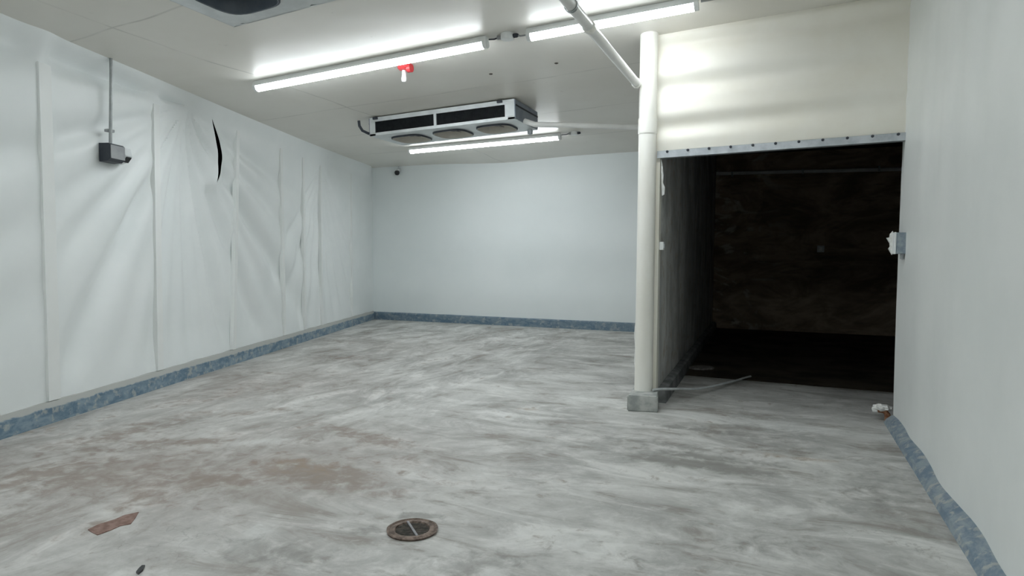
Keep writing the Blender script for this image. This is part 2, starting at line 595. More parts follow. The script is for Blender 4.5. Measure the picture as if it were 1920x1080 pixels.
def ceiling_obj():
    m = MB()
    ys = lin(NEAR, 1.2, 5) + lin(1.4, YH, 22)
    m.grid(lin(0, 1, 40), ys, lambda t, y: Vector((lambda x: (x, y, cz(x, y)))(xl(y) - .02 + (XR + .1 - xl(y) + .02) * t)))
    m.grid(lin(0, 1, 40), lin(YH, 10.95, 28), lambda t, y: Vector((lambda x: (x, y, cz(x, y)))(xl(y) - .02 + (-1.0 - xl(y) + .02) * t)))
    o = m.build('ceiling', M['ceiling'], smooth=True, weld=True, face=(0, 0, -1))
    return struct(thicken(o, 0.05))


ceiling_obj()


def tear_u(z):
    # parabola through the two tips and the belly of the slit, easing to its tangents beyond them
    f = lambda q: 2.788 + (q - 2.04) * (0.1454 + (q - 2.425) * -0.9935)
    if z > 2.738:
        return f(2.738) - 0.25 * (z - 2.738)
    if z < 2.04:
        return f(2.04) - 0.10 * (2.04 - z)
    return f(z)


def tear_w(z):
    t = (z - 2.04) / (2.738 - 2.04)
    return 0.026 * sin(pi * t) ** 0.8 if 0 < t < 1 else 0.0


def wall_left():
    m = MB()
    zs = lin(0, 0.2, 3) + lin(0.23, 3.05, 118)
    def fn(side):
        def f(t, z):
            us = tear_u(z) + side * tear_w(z)
            if side < 0:
                u = t if t <= 1.2 else 1.2 + (t - 1.2) / 1.5 * (us - 1.2)
            else:
                if t < 4.2:
                    k = (t - 2.7) / 1.5
                    u = us + k * (4.2 - us)
                else:
                    u = t
            top = cz((L0 + UL * u).x, (L0 + UL * u).y) + 0.03
            zz = min(z, top)
            lip = 0.018 * exp(-abs(u - us) / 0.05) * (tear_w(z) / 0.026) * (1 if side > 0 else -0.3)
            return PL(u, zz, lip)
        return f
    m.grid(lin(-6.7, -0.4, 30) + lin(-0.35, 1.2, 62)[:-1] + lin(1.2, 2.7, 70), zs, fn(-1))
    m.grid(lin(2.7, 4.2, 70)[:-1] + lin(4.2, LEN + 0.02, 165), zs, fn(1))
    o = m.build('wall_left', M['sheet'], smooth=True, weld=True, face=NL)
    return struct(thicken(o, 0.006))


wall_left()


def batten(i, u0, u1, w, ztop, zbot=0.166):
    m = MB()
    zs = lin(zbot, ztop, 60)
    f = lambda t, z: (u0 + (u1 - u0) * (z - zbot) / (ztop - zbot)) + t * w
    ts = lin(0, 1, 5)
    flat = lambda u, z, off: L0 + UL * u + NL * (off + hbase(u, z)) + Vector((0, 0, z))
    top = m.grid(ts, zs, lambda t, z: flat(f(t, z), z, 0.016))
    bot = m.grid(ts, zs, lambda t, z: flat(f(t, z), z, -0.03))
    n, k = len(ts), len(zs)
    for a in (0, n - 1):
        for j in range(k - 1):
            m.bm.faces.new((top[a][j], top[a][j + 1], bot[a][j + 1], bot[a][j]))
    for j in (0, k - 1):
        for a in range(n - 1):
            m.bm.faces.new((top[a][j], top[a + 1][j], bot[a + 1][j], bot[a][j]))
    return struct(m.build('trim_%d' % i, M['batten'], smooth=True))


for i, a in enumerate([(0.407, 0.413, 0.112, 2.68), (1.690, 1.712, 0.085, 2.67), (3.04, 3.20, 0.06, 2.70), (4.352, 4.309, 0.06, 2.67),
                       (5.025, 5.022, 0.06, 2.65), (5.645, 5.667, 0.055, 2.63), (7.02, 7.00, 0.05, 2.66)]):
    batten(i + 1, *a)

# kerb along the left wall, sloped top, proud of the sheeting
def kerb_run(name, path, inward, prof, mat, seed=0):
    """path: list of floor points; inward: unit vector to the room; prof: (out, z) pairs"""
    m = MB()
    rings = []
    for i, p in enumerate(path):
        j = 0.004 * noise.noise(Vector((i * 0.35, seed, 0)))
        rings.append([m.bm.verts.new(Vector(p) + Vector(inward) * (o + (j if 0 < z < 0.9 and o > 0 else 0)) + Vector((0, 0, z + (j if z > 0.02 else 0)))) for o, z in prof])
    k = len(prof)
    for A, B in zip(rings, rings[1:]):
        for q in range(k):
            m.bm.faces.new((A[q], A[(q + 1) % k], B[(q + 1) % k], B[q]))
    m.bm.faces.new(rings[0])
    m.bm.faces.new(rings[-1][::-1])
    return struct(m.build(name, mat))


kerb_run('baseboard_left', [L0 + UL * u for u in lin(-6.5, LEN - 0.02, 150)], NL, [(-0.05, 0), (0.035, 0), (0.032, 0.115), (0.012, 0.158), (-0.05, 0.166)], M['kerb_left'])
BC = Vector((-7.302, 10.638, 0))
BD = (Vector((-1.10, 10.753, 0)) - BC)
BL_ = BD.length
BD.normalize()
BN = Vector((BD.y, -BD.x, 0))
kerb_run('baseboard_back', [BC + BD * u for u in lin(0.0, BL_ - 0.05, 60)], BN, [(-0.05, 0), (0.03, 0), (0.028, 0.13), (0.015, 0.145), (-0.05, 0.15)], M['kerb_back'], 4)
kerb_run('baseboard_right', [Vector((XR, y, 0)) for y in lin(NEAR, 5.72, 120)], Vector((-1, 0, 0)), [(-0.04, 0), (0.068, 0), (0.055, 0.03), (0.02, 0.06), (-0.01, 0.075), (-0.04, 0.075)], M['kerb_right'], 9)


def wall_back():
    m = MB()
    def f(u, z):
        p = BC + BD * u
        zz = min(z, cz(p.x, p.y) + 0.03)
        h = 0.010 * sin(2 * pi * (z - 0.4) / 0.95 + 0.25 * u) * sstep(0, .5, u) + 0.008 * noise.noise(Vector((u * .4, z * 1.6, 8)))
        return p + BN * h + Vector((0, 0, zz))
    m.grid(lin(-0.1, BL_, 50), lin(0, 3.1, 64), f)
    o = m.build('wall_back', M['back'], smooth=True, face=BN)
    return struct(thicken(o, 0.02))


wall_back()


def hr(y, z):
    d = sstep(0.5, 5.0, y)
    h = 0.028 * noise.noise(Vector((y * 1.6 + 0.25 * z, z * 0.22, 1))) * d
    h += 0.016 * noise.noise(Vector((y * 4.2 + 0.5 * z, z * 0.30, 5))) * sstep(0.4, 2.6, z) * d
    h += 0.010 * noise.noise(Vector((y * 0.9, z * 0.5, 9)))
    return h


def wall_right():
    m = MB()
    def f(y, z):
        edge = 0.006 * noise.noise(Vector((z * 5, 2, 2))) * sstep(5.3, 5.72, y)
        return Vector((XR + hr(y, z), y + edge, min(z, cz(XR, y) + 0.03)))
    m.grid(lin(NEAR, 1.5, 20) + lin(1.55, 5.72, 150), lin(0, 3.75, 70), f)
    o = m.build('wall_right', M['sheet_right'], smooth=True, face=(-1, 0, 0))
    return struct(thicken(o, 0.09))


wall_right()


def wall_header():
    m = MB()
    xs = lin(-1.08, XR + 0.05, 50)
    zb = lambda x: 2.165 + 0.039 * (x + 0.966) / 1.79
    def f(x, t):
        z = zb(x) + (cz(x, YH) + 0.03 - zb(x)) * t
        k = sstep(1.4, -1.0, x)
        ph = (z - 2.425 - 0.035 * (x + 1)) / 0.335 * 2 * pi
        h = 0.020 * (sin(ph) + 0.35 * sin(2 * ph + 0.9)) * sstep(0, .1, t) * sstep(1, .9, t) * (0.45 + 0.55 * k)
        h += 0.006 * noise.noise(Vector((x * .8, z * 3.0, 2)))
        return Vector((x, YH - h, z))
    front = m.grid(xs, lin(0, 1, 60), f)
    o = m.build('wall_header', M['cream'], smooth=True, face=(0, -1, 0))
    return struct(thicken(o, 0.04))


wall_header()

# partition between the two rooms: runs back from the pillar pipe
PA, PB = Vector((-0.965, 5.68, 0)), Vector((-1.075, 11.85, 0))
m = MB()
def part_face(t, z):
    p = PA.lerp(PB, t)
    return Vector((p.x + 0.008 * noise.noise(Vector((p.y * 1.3, z * 2, 0))), p.y, z))
m.grid(lin(0, 1, 60), lin(0, 3.05, 40), part_face)
o = m.build('wall_partition', M['partition'], smooth=True, face=(1, 0, 0))
struct(thicken(o, 0.12))
kerb_run('baseboard_partition', [PA.lerp(PB, t) for t in lin(0.0, 0.98, 40)], Vector((1, 0, 0)), [(-0.05, 0), (0.075, 0), (0.07, 0.11), (0.05, 0.125), (-0.05, 0.13)], M['kerb_dark'], 14)
# end board closing the partition's front edge
struct(MB().box((-1.11, 5.60, 0.0), (-0.962, 5.69, 2.17)).build('trim_8', M['cream']))

# store room beyond the opening
struct(MB().box((-1.15, 11.85, -0.02), (2.75, 11.95, 3.1)).build('wall_far', M['far']))
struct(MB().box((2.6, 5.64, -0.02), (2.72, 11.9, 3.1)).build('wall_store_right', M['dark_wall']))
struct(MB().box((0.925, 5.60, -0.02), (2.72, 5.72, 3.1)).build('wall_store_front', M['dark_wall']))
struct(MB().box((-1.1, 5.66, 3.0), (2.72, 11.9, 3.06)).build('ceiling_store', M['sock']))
# dirty store slab; header's shadow is put into its dark colour and front edge
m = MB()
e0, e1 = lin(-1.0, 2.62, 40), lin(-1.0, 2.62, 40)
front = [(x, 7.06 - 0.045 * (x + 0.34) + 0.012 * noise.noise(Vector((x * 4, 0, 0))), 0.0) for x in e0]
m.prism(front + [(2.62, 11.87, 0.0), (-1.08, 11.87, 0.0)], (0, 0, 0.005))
struct(m.build('floor_store_shadow', mottled('dirt_shadow_floor', (0.030, 0.024, 0.018), (0.085, 0.070, 0.052), 1.6, 0.85, spec=0.2, bump=0.3)))
# wall behind the viewer
struct(MB().box((xl(NEAR) - 0.3, NEAR - 0.1, -0.02), (XR + 0.2, NEAR, 3.6)).build('wall_near', M['near']))

# ---------------------------------------------------------------- lights
def along(a, b, up=Vector((0, 0, 1))):
    """matrix at the midpoint of a-b, x axis along it, z axis up"""
    a, b = Vector(a), Vector(b)
    x = (b - a).normalized()
    y = up.cross(x).normalized()
    z = x.cross(y)
    mt = Matrix((x, y, z)).transposed().to_4x4()
    return Matrix.Translation((a + b) / 2) @ mt


def half_round(n, w, h):
    return [(-w * cos(pi * k / n), -h * sin(pi * k / n) ** 0.8) for k in range(n + 1)]


def make_tube_light(mx, label, LL):
    t = thing('tube_light', label, 'light fixture', mx, 'tube lights under the ceiling')
    h = MB()
    prof = [(-0.026, 0.044), (0.026, 0.044), (0.040, 0.006), (0.043, -0.006), (-0.043, -0.006), (-0.040, 0.006)]
    h.prism([(-LL / 2, y, z) for y, z in prof], (LL, 0, 0))
    h.build('housing', M['white_plastic'], t)
    d = MB()
    pr = half_round(16, 0.041, 0.052)
    d.prism([(-LL / 2 + 0.03, y, z - 0.0005) for y, z in pr], (LL - 0.06, 0, 0))
    d.build('diffuser', M['emit'], t, smooth=True)
    for s in (-1, 1):
        c = MB()
        pr = [(-0.034, 0.012)] + half_round(12, 0.044, 0.053) + [(0.034, 0.012)]
        c.prism([(s * (LL / 2 - 0.03), y, z - 0.0005) for y, z in pr], (s * 0.032, 0, 0))
        c.build('end_cap', M['white_plastic'], t)
    return t


def on_ceiling(x, y, d):
    return Vector((x, y, cz(x, y) - d))


def light_between(xa, ya, xb, yb, label):
    a, b = on_ceiling(xa, ya, 0.045), on_ceiling(xb, yb, 0.045)
    return make_tube_light(along(a, b), label, (b - a).length)


light_between(-4.72, 4.94, -2.27, 4.94, 'long white tube light on ceiling, the one left of the junction box')
light_between(-1.92, 4.96, -0.60, 4.98, 'tube light crossed by the white overhead pipe, nearest the dark doorway')
light_between(-5.36, 8.80, -2.90, 8.80, 'tube light under the far ceiling, behind the overhead cooling unit')

light_between(-3.95, 1.10, -1.50, 1.10, 'long added fill light on the ceiling above the viewer, left one of the unseen row')  # unseen tube added as fill to brighten the foreground
light_between(-1.15, 1.00, 0.17, 1.00, 'shorter added fill light on the ceiling above the viewer, unseen, nearest the right wall')  # second added fill tube, lifts the right wall

# ---------------------------------------------------------------- junction boxes and the conduits between the lights
def junction(x, y, label, size, leads):
    """small ceiling box with a stub on either side; leads: cable ends (dx, dy, drop)"""
    p = on_ceiling(x, y, 0)
    t = thing('junction_box', label, 'junction box', Matrix.Translation(p))
    m = MB()
    m.lathe([(size * .92, 0.002), (size, -0.004), (size, -0.040), (size * .93, -0.048), (0, -0.048)], 28)
    m.build('body', M['white_plastic'], t, smooth=True)
    m = MB()
    m.lathe([(0.012, -size - 0.035), (0.016, -size - 0.033), (0.016, -size + 0.002), (0.012, -size + 0.004)], 12, 'X', (0, 0, -0.024))
    m.build('gland', M['grey_plastic'], t)
    m = MB()
    m.lathe([(0.018, size - 0.004), (0.018, size + 0.025), (0.012, size + 0.04)], 12, 'X', (0, 0, -0.024))
    m.build('gland', M['navy'], t)
    for dx, dy, dr in leads:
        s = 1 if dx > 0 else -1
        a = Vector((s * (size + 0.03), 0, -0.024))
        b = Vector((dx, dy, -dr))
        m = MB()
        m.tube([a, a.lerp(b, .4) + Vector((0, 0, -0.006)), b], 0.0065, 8)
        m.build('cable', M['grey_plastic'] if s > 0 else M['navy'], t, smooth=True)


junction(-2.10, 4.97, 'small round white box joining the two front ceiling tube lights', 0.055, [(-0.158, -0.02, 0.035), (0.162, -0.01, 0.035)])
junction(-2.70, 8.80, 'small ceiling box at right end of the far tube light', 0.048, [(-0.19, 0.0, 0.035)])
# channel that runs on to the right past the short tube
m = MB()
a, b = on_ceiling(-0.585, 5.0, 0.022), on_ceiling(0.80, 5.02, 0.022)
m.tube([a, a.lerp(b, .5), b], 0.016, 10)
tag(m.build('conduit', M['grey_pipe'], smooth=True), 'grey conduit on ceiling running right from the tube light by the doorway', 'conduit')

# ---------------------------------------------------------------- overhead cooling units
UW, UD, UH = 1.90, 0.72, 0.22


def ring_panel(m, x0, x1, y0, y1, z, cx, cy, r, n=48):
    """flat rectangle x0..x1,y0..y1 with a round hole"""
    inner, outer = [], []
    for k in range(n):
        a = 2 * pi * (k + 0.5) / n
        c, s_ = cos(a), sin(a)
        inner.append(m.bm.verts.new((cx + r * c * sq_r(a), cy + r * s_ * sq_r(a), z)))
        hx = (x1 - cx) if c > 0 else (x0 - cx)
        hy = (y1 - cy) if s_ > 0 else (y0 - cy)
        t = min(hx / c if abs(c) > 1e-6 else 1e9, hy / s_ if abs(s_) > 1e-6 else 1e9)
        outer.append(m.bm.verts.new((cx + t * c, cy + t * s_, z)))
    for k in range(n):
        q = (k + 1) % n
        m.bm.faces.new((inner[k], inner[q], outer[q], outer[k]))


def sq_r(a):
    return 1.0 / (abs(cos(a)) ** 3.6 + abs(sin(a)) ** 3.6) ** (1 / 3.6) * 0.93


def sq(m, cx):
    """turns a round ring into a rounded square and moves it to its bay"""
    for v in m.bm.verts:
        k = sq_r(atan2(v.co.y, v.co.x))
        v.co.x = v.co.x * k + cx
        v.co.y *= k


def cooling_unit(mx, label, stub=True, liner='alu_inner'):
    """long low ceiling cooler: open dark coil on the long sides, three fans in the underside; local origin at top centre"""
    t = thing('cooling_unit', label, 'cooling unit', mx, 'overhead cooling units')
    hw, hd = UW / 2, UD / 2
    # top tray and the frame bars of the long sides
    m = MB()
    m.box((-hw, -hd, -0.030), (hw, hd, 0.0), 0.004)
    m.build('top_panel', M['alu'], t)
    m = MB()
    cell = (UW - 0.16) / 3
    R_ = 0.225
    xs = [-cell, 0, cell]
    ring = []
    for cx in xs:
        ring_panel(m, cx - cell / 2, cx + cell / 2, -hd, hd, -UH, cx, 0.0, R_)
        ring_panel(m, cx - cell / 2, cx + cell / 2, -hd, hd, -UH + 0.022, cx, 0.0, R_)
    for s in (-1, 1):
        m.box(*sorted_box((s * (hw - 0.08 - 0.0), -hd, -UH), (s * hw, hd, -UH + 0.022)))
        m.box((-hw, min(s * hd, s * (hd - 0.012)), -UH), (hw, max(s * hd, s * (hd - 0.012)), -UH + 0.034))
    m.build('drip_pan', M['alu'], t)
    for s in (-1, 1):
        m = MB()
        m.box((-hw, min(s * hd, s * (hd - .012)), -0.052), (hw, max(s * hd, s * (hd - .012)), -0.028))
        for x0, x1 in ((-hw, -hw + 0.075), (hw - 0.115, hw)):
            m.box((x0, min(s * hd, s * (hd - .012)), -UH + .03), (x1, max(s * hd, s * (hd - .012)), -0.05))
        m.box((-0.065, min(s * (hd + .003), s * (hd - .012)), -UH + .03), (-0.030, max(s * (hd + .003), s * (hd - .012)), -0.05))
        m.build('frame', M['alu'], t)
        m = MB()
        m.box((-hw + .05, min(s * (hd - .03), s * (hd - .10)), -UH + .024), (hw - .05, max(s * (hd - .03), s * (hd - .10)), -0.03))
        k = 0
        x = -hw + 0.08
        while x < hw - 0.11:
            m.box((x, min(s * (hd - .014), s * (hd - .03)), -UH + .03), (x + 0.004, max(s * (hd - .014), s * (hd - .03)), -0.035))
            x += 0.014
        m.build('coil', M['coil'], t)
    for s in (-1, 1):
        m = MB()
        m.box(*sorted_box((s * (hw - .004), -hd + .002, -UH + .004), (s * (hw + .012), hd - .002, -0.006)), bevel=0.003)
        e = m.build('end_panel', M['alu_dark'], t)
        m = MB()
        m.box(*sorted_box((s * (hw + .010), -hd + .01, -0.075), (s * (hw + .018), hd - .01, -0.060)))
        m.build('seam_strip', M['coil'], e)
    for cx in xs:
        m = MB()
        m.lathe([(R_ + .012, -UH + 0.001), (R_ + .010, -UH - 0.018), (R_ + .002, -UH - .020), (R_ + .002, -UH + .001)], 48, closed=True, at=(0, 0, 0))
        sq(m, cx)
        f = m.build('fan_ring', M['navy'], t, smooth=True)
        m = MB()
        m.lathe([(R_ + .001, -UH - .019), (R_ - .004, -UH - .019), (R_ - .010, -UH + .085), (R_ - .004, -UH + .085)], 48, closed=True, at=(0, 0, 0))
        sq(m, cx)
        m.build('liner', M[liner], f, smooth=True)
        m = MB()
        m.lathe([(0.045, -UH + .030), (0.050, -UH + .034), (0.050, -UH + .10), (0, -UH + .10)], 20, at=(cx, 0, 0))
        for k in range(4):
            a0 = k * pi / 2 + 0.3
            A = [Vector((cx + r * cos(a0 + w), r * sin(a0 + w), -UH + .045 + z)) for r, w, z in ((.045, -.3, 0), (.20, -.34, 0), (.20, .34, .03), (.045, .4, .02))]
            m.prism(A, (0, 0, 0.004))
        m.build('fan', M['navy'], f)
        m = MB()
        m.box((cx - .20, -.20, -UH + .15), (cx + .20, .20, -UH + .155))
        m.build('baffle', M['coil'], f)
    for x, y in ((-hw + .09, -hd - .012), (hw - .17, -hd - .012), (-hw + .09, hd + .012), (hw - .17, hd + .012)):
        m = MB()
        m.box((x - .03, y - .014, -0.030), (x + .03, y + .014, -0.004), 0.003)
        m.build('hanger', M['navy'], t)
    if stub:
        m = MB()
        m.lathe([(0.030, -UH + .01), (0.034, -UH - .02), (0.030, -UH - .05), (0.018, -UH - .058)], 16, at=(hw - .07, hd - .06, 0))
        m.build('drain_outlet', M['galv'], t, smooth=True)
        m = MB()
        m.tube([(-hw - .01, -hd + .10, -UH + .055), (-hw - .05, -hd + .04, -UH + .045), (-hw - .095, -hd - .02, -UH + .075), (-hw - .115, -hd - .05, -UH + .13), (-hw - .12, -hd - .05, -.03)], 0.017, 10)
        m.build('supply_hose', M['navy'], t, smooth=True)
    return t


def sorted_box(a, b):
    return tuple(min(p, q) for p, q in zip(a, b)), tuple(max(p, q) for p, q in zip(a, b))


def ceil_matrix(x, y, gap):
    s = (cz(x + .5, y) - cz(x - .5, y))
    return Matrix.Translation((x, y, cz(x, y) - gap)) @ Matrix.Rotation(-math.atan(s), 4, 'Y')


cooling_unit(ceil_matrix(-3.715, 7.10, 0.012), 'long low cooling unit under the far ceiling with dark open coil')
cooling_unit(ceil_matrix(-2.47, 3.02, 0.012), 'grey underside of the nearer cooling unit, cut off by the top edge', stub=False, liner='alu_dark')

# ---------------------------------------------------------------- pipes by the doorway
COLX, COLY = -1.060, 5.545
t = thing('pillar_pipe', 'thick cream vertical pipe from ceiling to concrete pad beside the dark doorway', 'pipe', Matrix.Translation((COLX, COLY, 0)))
m = MB()
m.lathe([(0.077, 0.128), (0.077, 0.20), (0.075, 1.0), (0.074, 2.0), (0.0735, 3.0), (0.0735, cz(COLX, COLY) + 0.01)], 36)
m.build('shaft', M['pipe'], t, smooth=True)
m = MB()
m.lathe([(0.0775, 2.30), (0.0785, 2.31), (0.0785, 2.42), (0.0775, 2.43)], 36, closed=True)
m.build('coupling', M['pipe'], t, smooth=True)

m = MB()
m.prism([(-1.142, 5.270, 0), (-0.897, 5.305, 0), (-0.930, 5.50, 0), (-0.955, 5.66, 0), (-1.165, 5.66, 0)], (0, 0, 0.132))
bmesh.ops.bevel(m.bm, geom=list(m.bm.edges), offset=0.010, segments=2, affect='EDGES')
bm = m.bm
for v in bm.verts:
    v.co += Vector((noise.noise(v.co * 7), noise.noise(v.co * 7 + Vector((3, 0, 0))), 0)) * 0.012
tag(m.build('concrete_pad', M['concrete_pad']), 'rough grey concrete block under the thick cream pipe', 'concrete block')

t = thing('overhead_pipe', 'white pipe crossing below the ceiling to the thick cream pipe', 'pipe', Matrix.Translation((-1.150, 5.56, 2.72)))
m = MB()
m.tube([(0.03, 0.0, -0.0), (0.0, -0.05, 0), (0, -0.5, 0.0), (0, -2.0, 0.002), (0.0, -5.0, 0.004)], 0.034, 20)
m.build('pipe_run', M['white_pipe'], t, smooth=True)
for y in (-0.055, -1.52):
    m = MB()
    m.lathe([(0.036, y - .03), (0.041, y - .024), (0.041, y + .024), (0.036, y + .03)], 20, 'Y')
    m.build('coupling', M['pipe'], t, smooth=True)
for y in (-1.9, -4.2):
    m = MB()
    m.tube([(0, y, 0.036), (0, y, cz(-1.15, 5.56 + y) - 2.72 + 0.01)], 0.006, 8)
    m.lathe([(0.036, y - .012), (0.040, y - .012), (0.040, y + .012), (0.036, y + .012)], 20, 'Y', closed=True)
    m.build('hanger', M['grey_pipe'], t)
m = MB()
m.tube([(-1.04, y, cz(-1.04, y) - 0.008) for y in lin(1.4, 4.6, 12)], 0.007, 8)
tag(m.build('cable', M['white_plastic'], smooth=True), 'thin white cable on the ceiling beside the overhead pipe', 'cable')

m = MB()
pts = [(-2.735, 6.99, 2.80), (-2.60, 6.96, 2.745), (-2.30, 7.10, 2.745), (-1.75, 7.45, 2.752), (-1.175, 7.82, 2.76)]
m.tube(pts, 0.030, 16)
tag(m.build('drain_pipe', M['white_pipe'], smooth=True), 'white drain pipe running from the far cooling unit to behind the cream pipe', 'pipe')

# steel angle over the dark opening
t = thing('steel_lintel', 'grey steel angle bar along the top of the dark opening', 'lintel', Matrix.Translation((0, 0, 0)))
zl = lambda x: 2.165 + 0.039 * (x + 0.966) / 1.79
m = MB()
A, B = -0.985, XR - 0.005
m.prism([(A, YH - 0.022, zl(A) - .062), (A, YH - 0.022, zl(A) - 0.004), (A, YH - 0.012, zl(A) - 0.004), (A, YH - .012, zl(A) - 0.054), (A, YH + 0.05, zl(A) - 0.054), (A, YH + 0.05, zl(A) - .062)],
        (B - A, 0, zl(B) - zl(A)))
m.build('angle_bar', M['galv'], t)
for x in lin(-0.90, 0.78, 11):
    m = MB()
    m.lathe([(0.011, 0.0), (0.011, 0.008), (0.007, 0.013)], 10, 'Y', (0, 0, 0))
    for v in m.bm.verts:
        v.co = Vector((v.co.x + x, YH - 0.021 - v.co.y, v.co.z + zl(x) - 0.014))
    m.build('bolt', M['navy'], t)

# ---------------------------------------------------------------- left wall: emergency light with its conduit
P0 = PL(1.02, 0.0, 0.0)
mx = Matrix.Translation(Vector((P0.x, P0.y, 2.045)) + NL * (0.004)) @ Matrix((UL, NL, Vector((0, 0, 1)))).transposed().to_4x4()
t = thing('emergency_light', 'dark grey box with clear lens on the left wall under a conduit', 'wall light', mx)
m = MB()
m.prism([(0.0, 0, -0.005), (0, 0.07, 0.0), (0, 0.10, 0.022), (0, 0.10, 0.135), (0, 0.085, 0.148), (0, 0, 0.148)], (0.175, 0, 0))
m.build('housing', M['navy'], t)
m = MB()
m.prism([(0.004, 0.100, 0.024), (0.171, 0.100, 0.024), (0.171, 0.100, 0.134), (0.004, 0.100, 0.134)], (0, 0.005, 0))
m.build('front_plate', M['grey_plastic'], t)
m = MB()
m.prism([(0.176, 0, 0.0), (0.176, 0.07, 0.02), (0.176, 0.105, 0.07), (0.176, 0.09, 0.135), (0.176, 0, 0.135)], (0.085, 0, 0))
m.prism([(0.261, 0, 0.012), (0.261, 0.055, 0.03), (0.261, 0.08, 0.07), (0.261, 0.07, 0.125), (0.261, 0, 0.125)], (0.022, 0, 0))
l = m.build('lens', M['pale_plastic'], t)
m = MB()
m.prism([(0.190, 0.071, 0.017), (0.250, 0.071, 0.017), (0.250, 0.104, 0.060), (0.190, 0.104, 0.060)], (0, 0.004, -0.004))
m.build('lens_window', M['black'], l)
ca = L0 + UL * 1.088 + NL * 0.05 + Vector((0, 0, 2.193))
cb = L0 + UL * 1.088 + NL * 0.075 + Vector((0, 0, 2.80))
cc = Vector((cb.x, cb.y, cz(cb.x, cb.y) + 0.0))
t = thing('wall_conduit', 'thin grey conduit dropping from ceiling to the emergency light', 'conduit', Matrix.Translation(ca))
m = MB()
m.tube([Vector((0, 0, 0)), (cb - ca), (cc - ca)], 0.0125, 12)
m.build('pipe_run', M['grey_pipe'], t, smooth=True)
m = MB()
q = L0 + UL * 1.10 + NL * 0.04 + Vector((0, 0, 2.305)) - ca
m.box((q.x - .03, q.y - .03, q.z - .010), (q.x + .012, q.y + .035, q.z + .012), .003)
m.build('clip', M['grey_plastic'], t)

# ---------------------------------------------------------------- sprinkler head on the ceiling
p = on_ceiling(-3.24, 5.24, 0)
t = thing('sprinkler_head', 'red ceiling fitting with a short white stem below the front tube light', 'sprinkler', Matrix.Translation(p))
m = MB()
m.lathe([(0.050, 0.004), (0.062, -0.004), (0.064, -0.026), (0.052, -0.040), (0.022, -0.046), (0, -0.046)], 28)
m.build('base', M['red'], t, smooth=True)
m = MB()
m.lathe([(0.040, -0.02), (0.040, 0.02)], 18, 'X', (0.055, 0, -0.028))
m.build('side_knob', M['red'], t, smooth=True)
m = MB()
m.lathe([(0.018, -0.045), (0.019, -0.06), (0.019, -0.10), (0.023, -0.108), (0.023, -0.135), (0.015, -0.148), (0, -0.150)], 18, at=(-0.005, 0, 0))
m.build('stem', M['white_plastic'], t, smooth=True)

# ---------------------------------------------------------------- two screw heads in the ceiling boards
for x, y, lab in ((-2.65, 5.86, 'dark screw head in the ceiling, left one of two beyond the tube lights'),
                  (-1.98, 5.86, 'dark screw head in the ceiling, right one of two beyond the tube lights')):
    m = MB()
    m.lathe([(0.018, 0.002), (0.018, -0.004), (0.010, -0.008), (0, -0.008)], 14, at=(x, y, cz(x, y)))
    tag(m.build('ceiling_screw', M['iron_dark']), lab, 'screw', 'screws in the ceiling')

# ---------------------------------------------------------------- camera on the back wall
q = BC + BD * 0.60
t = thing('security_camera', 'small black dome camera on white bracket high in the back left corner', 'security camera', Matrix.Translation((q.x, q.y, 2.79)))
m = MB()
m.lathe([(0.045, 0.0), (0.048, -0.004), (0.048, -0.02), (0.03, -0.03)], 20, 'Y', (0, -0.005, 0.055))
m.tube([(0, -0.02, 0.055), (0, -0.06, 0.055), (0, -0.075, 0.03)], 0.02, 12)
m.tube([(-0.01, -0.012, 0.07), (-0.012, -0.012, 0.14)], 0.010, 8)
m.build('bracket', M['pale_plastic'], t, smooth=True)
m = MB()
m.lathe([(0.0, 0.042), (0.030, 0.038), (0.045, 0.022), (0.048, 0.0), (0.040, -0.028), (0.022, -0.044), (0, -0.048)], 24, at=(0, -0.085, 0.0))
m.build('dome', M['black'], t, smooth=True)

# ---------------------------------------------------------------- floor drain
t = thing('floor_drain', 'round rusty drain with slotted grate in the concrete floor', 'floor drain', Matrix.Translation((-1.560, 2.578, 0)) @ Matrix.Rotation(radians(22), 4, 'Z'))
m = MB()
prof = [(0.117, 0.001), (0.120, 0.010), (0.110, 0.013), (0.103, 0.008), (0.096, 0.011), (0.082, 0.010), (0.078, 0.004), (0.078, 0.0012)]
m.lathe(prof, 56, closed=True)
for v in m.bm.verts:
    a = atan2(v.co.y, v.co.x)
    v.co.xy *= 1 + 0.022 * noise.noise(Vector((cos(a) * 2.6, sin(a) * 2.6, 1)))
m.build('rim', M['rust'], t, smooth=True)
m = MB()
m.lathe([(0.078, 0.0012), (0.078, 0.002), (0, 0.002)], 40)
m.build('sump', M['black'], t)
m = MB()
for k in range(-5, 6):
    y = k * 0.0135
    hwid = sqrt(0.077 ** 2 - y * y)
    m.box((-hwid, y - .0028, 0.0022), (hwid, y + .0028, 0.0062))
m.build('grate', M['iron_dark'], t)
m = MB()
m.box((-0.006, -0.084, 0.005), (0.006, 0.092, 0.012), 0.002, Matrix.Rotation(radians(24), 4, 'Z'))
m.build('cross_bar', M['bar'], t)

# ---------------------------------------------------------------- flakes on the floor
def flake(name, pts, mat, label, cat, h=0.006, z0=0.0005):
    m = MB()
    m.prism([(x, y, z0) for x, y in pts], (0, 0, h))
    for v in m.bm.verts:
        if v.co.z > z0 + h / 2:
            v.co.z += 0.35 * h * noise.noise(v.co * 14)
    return tag(m.build(name, mat), label, cat)


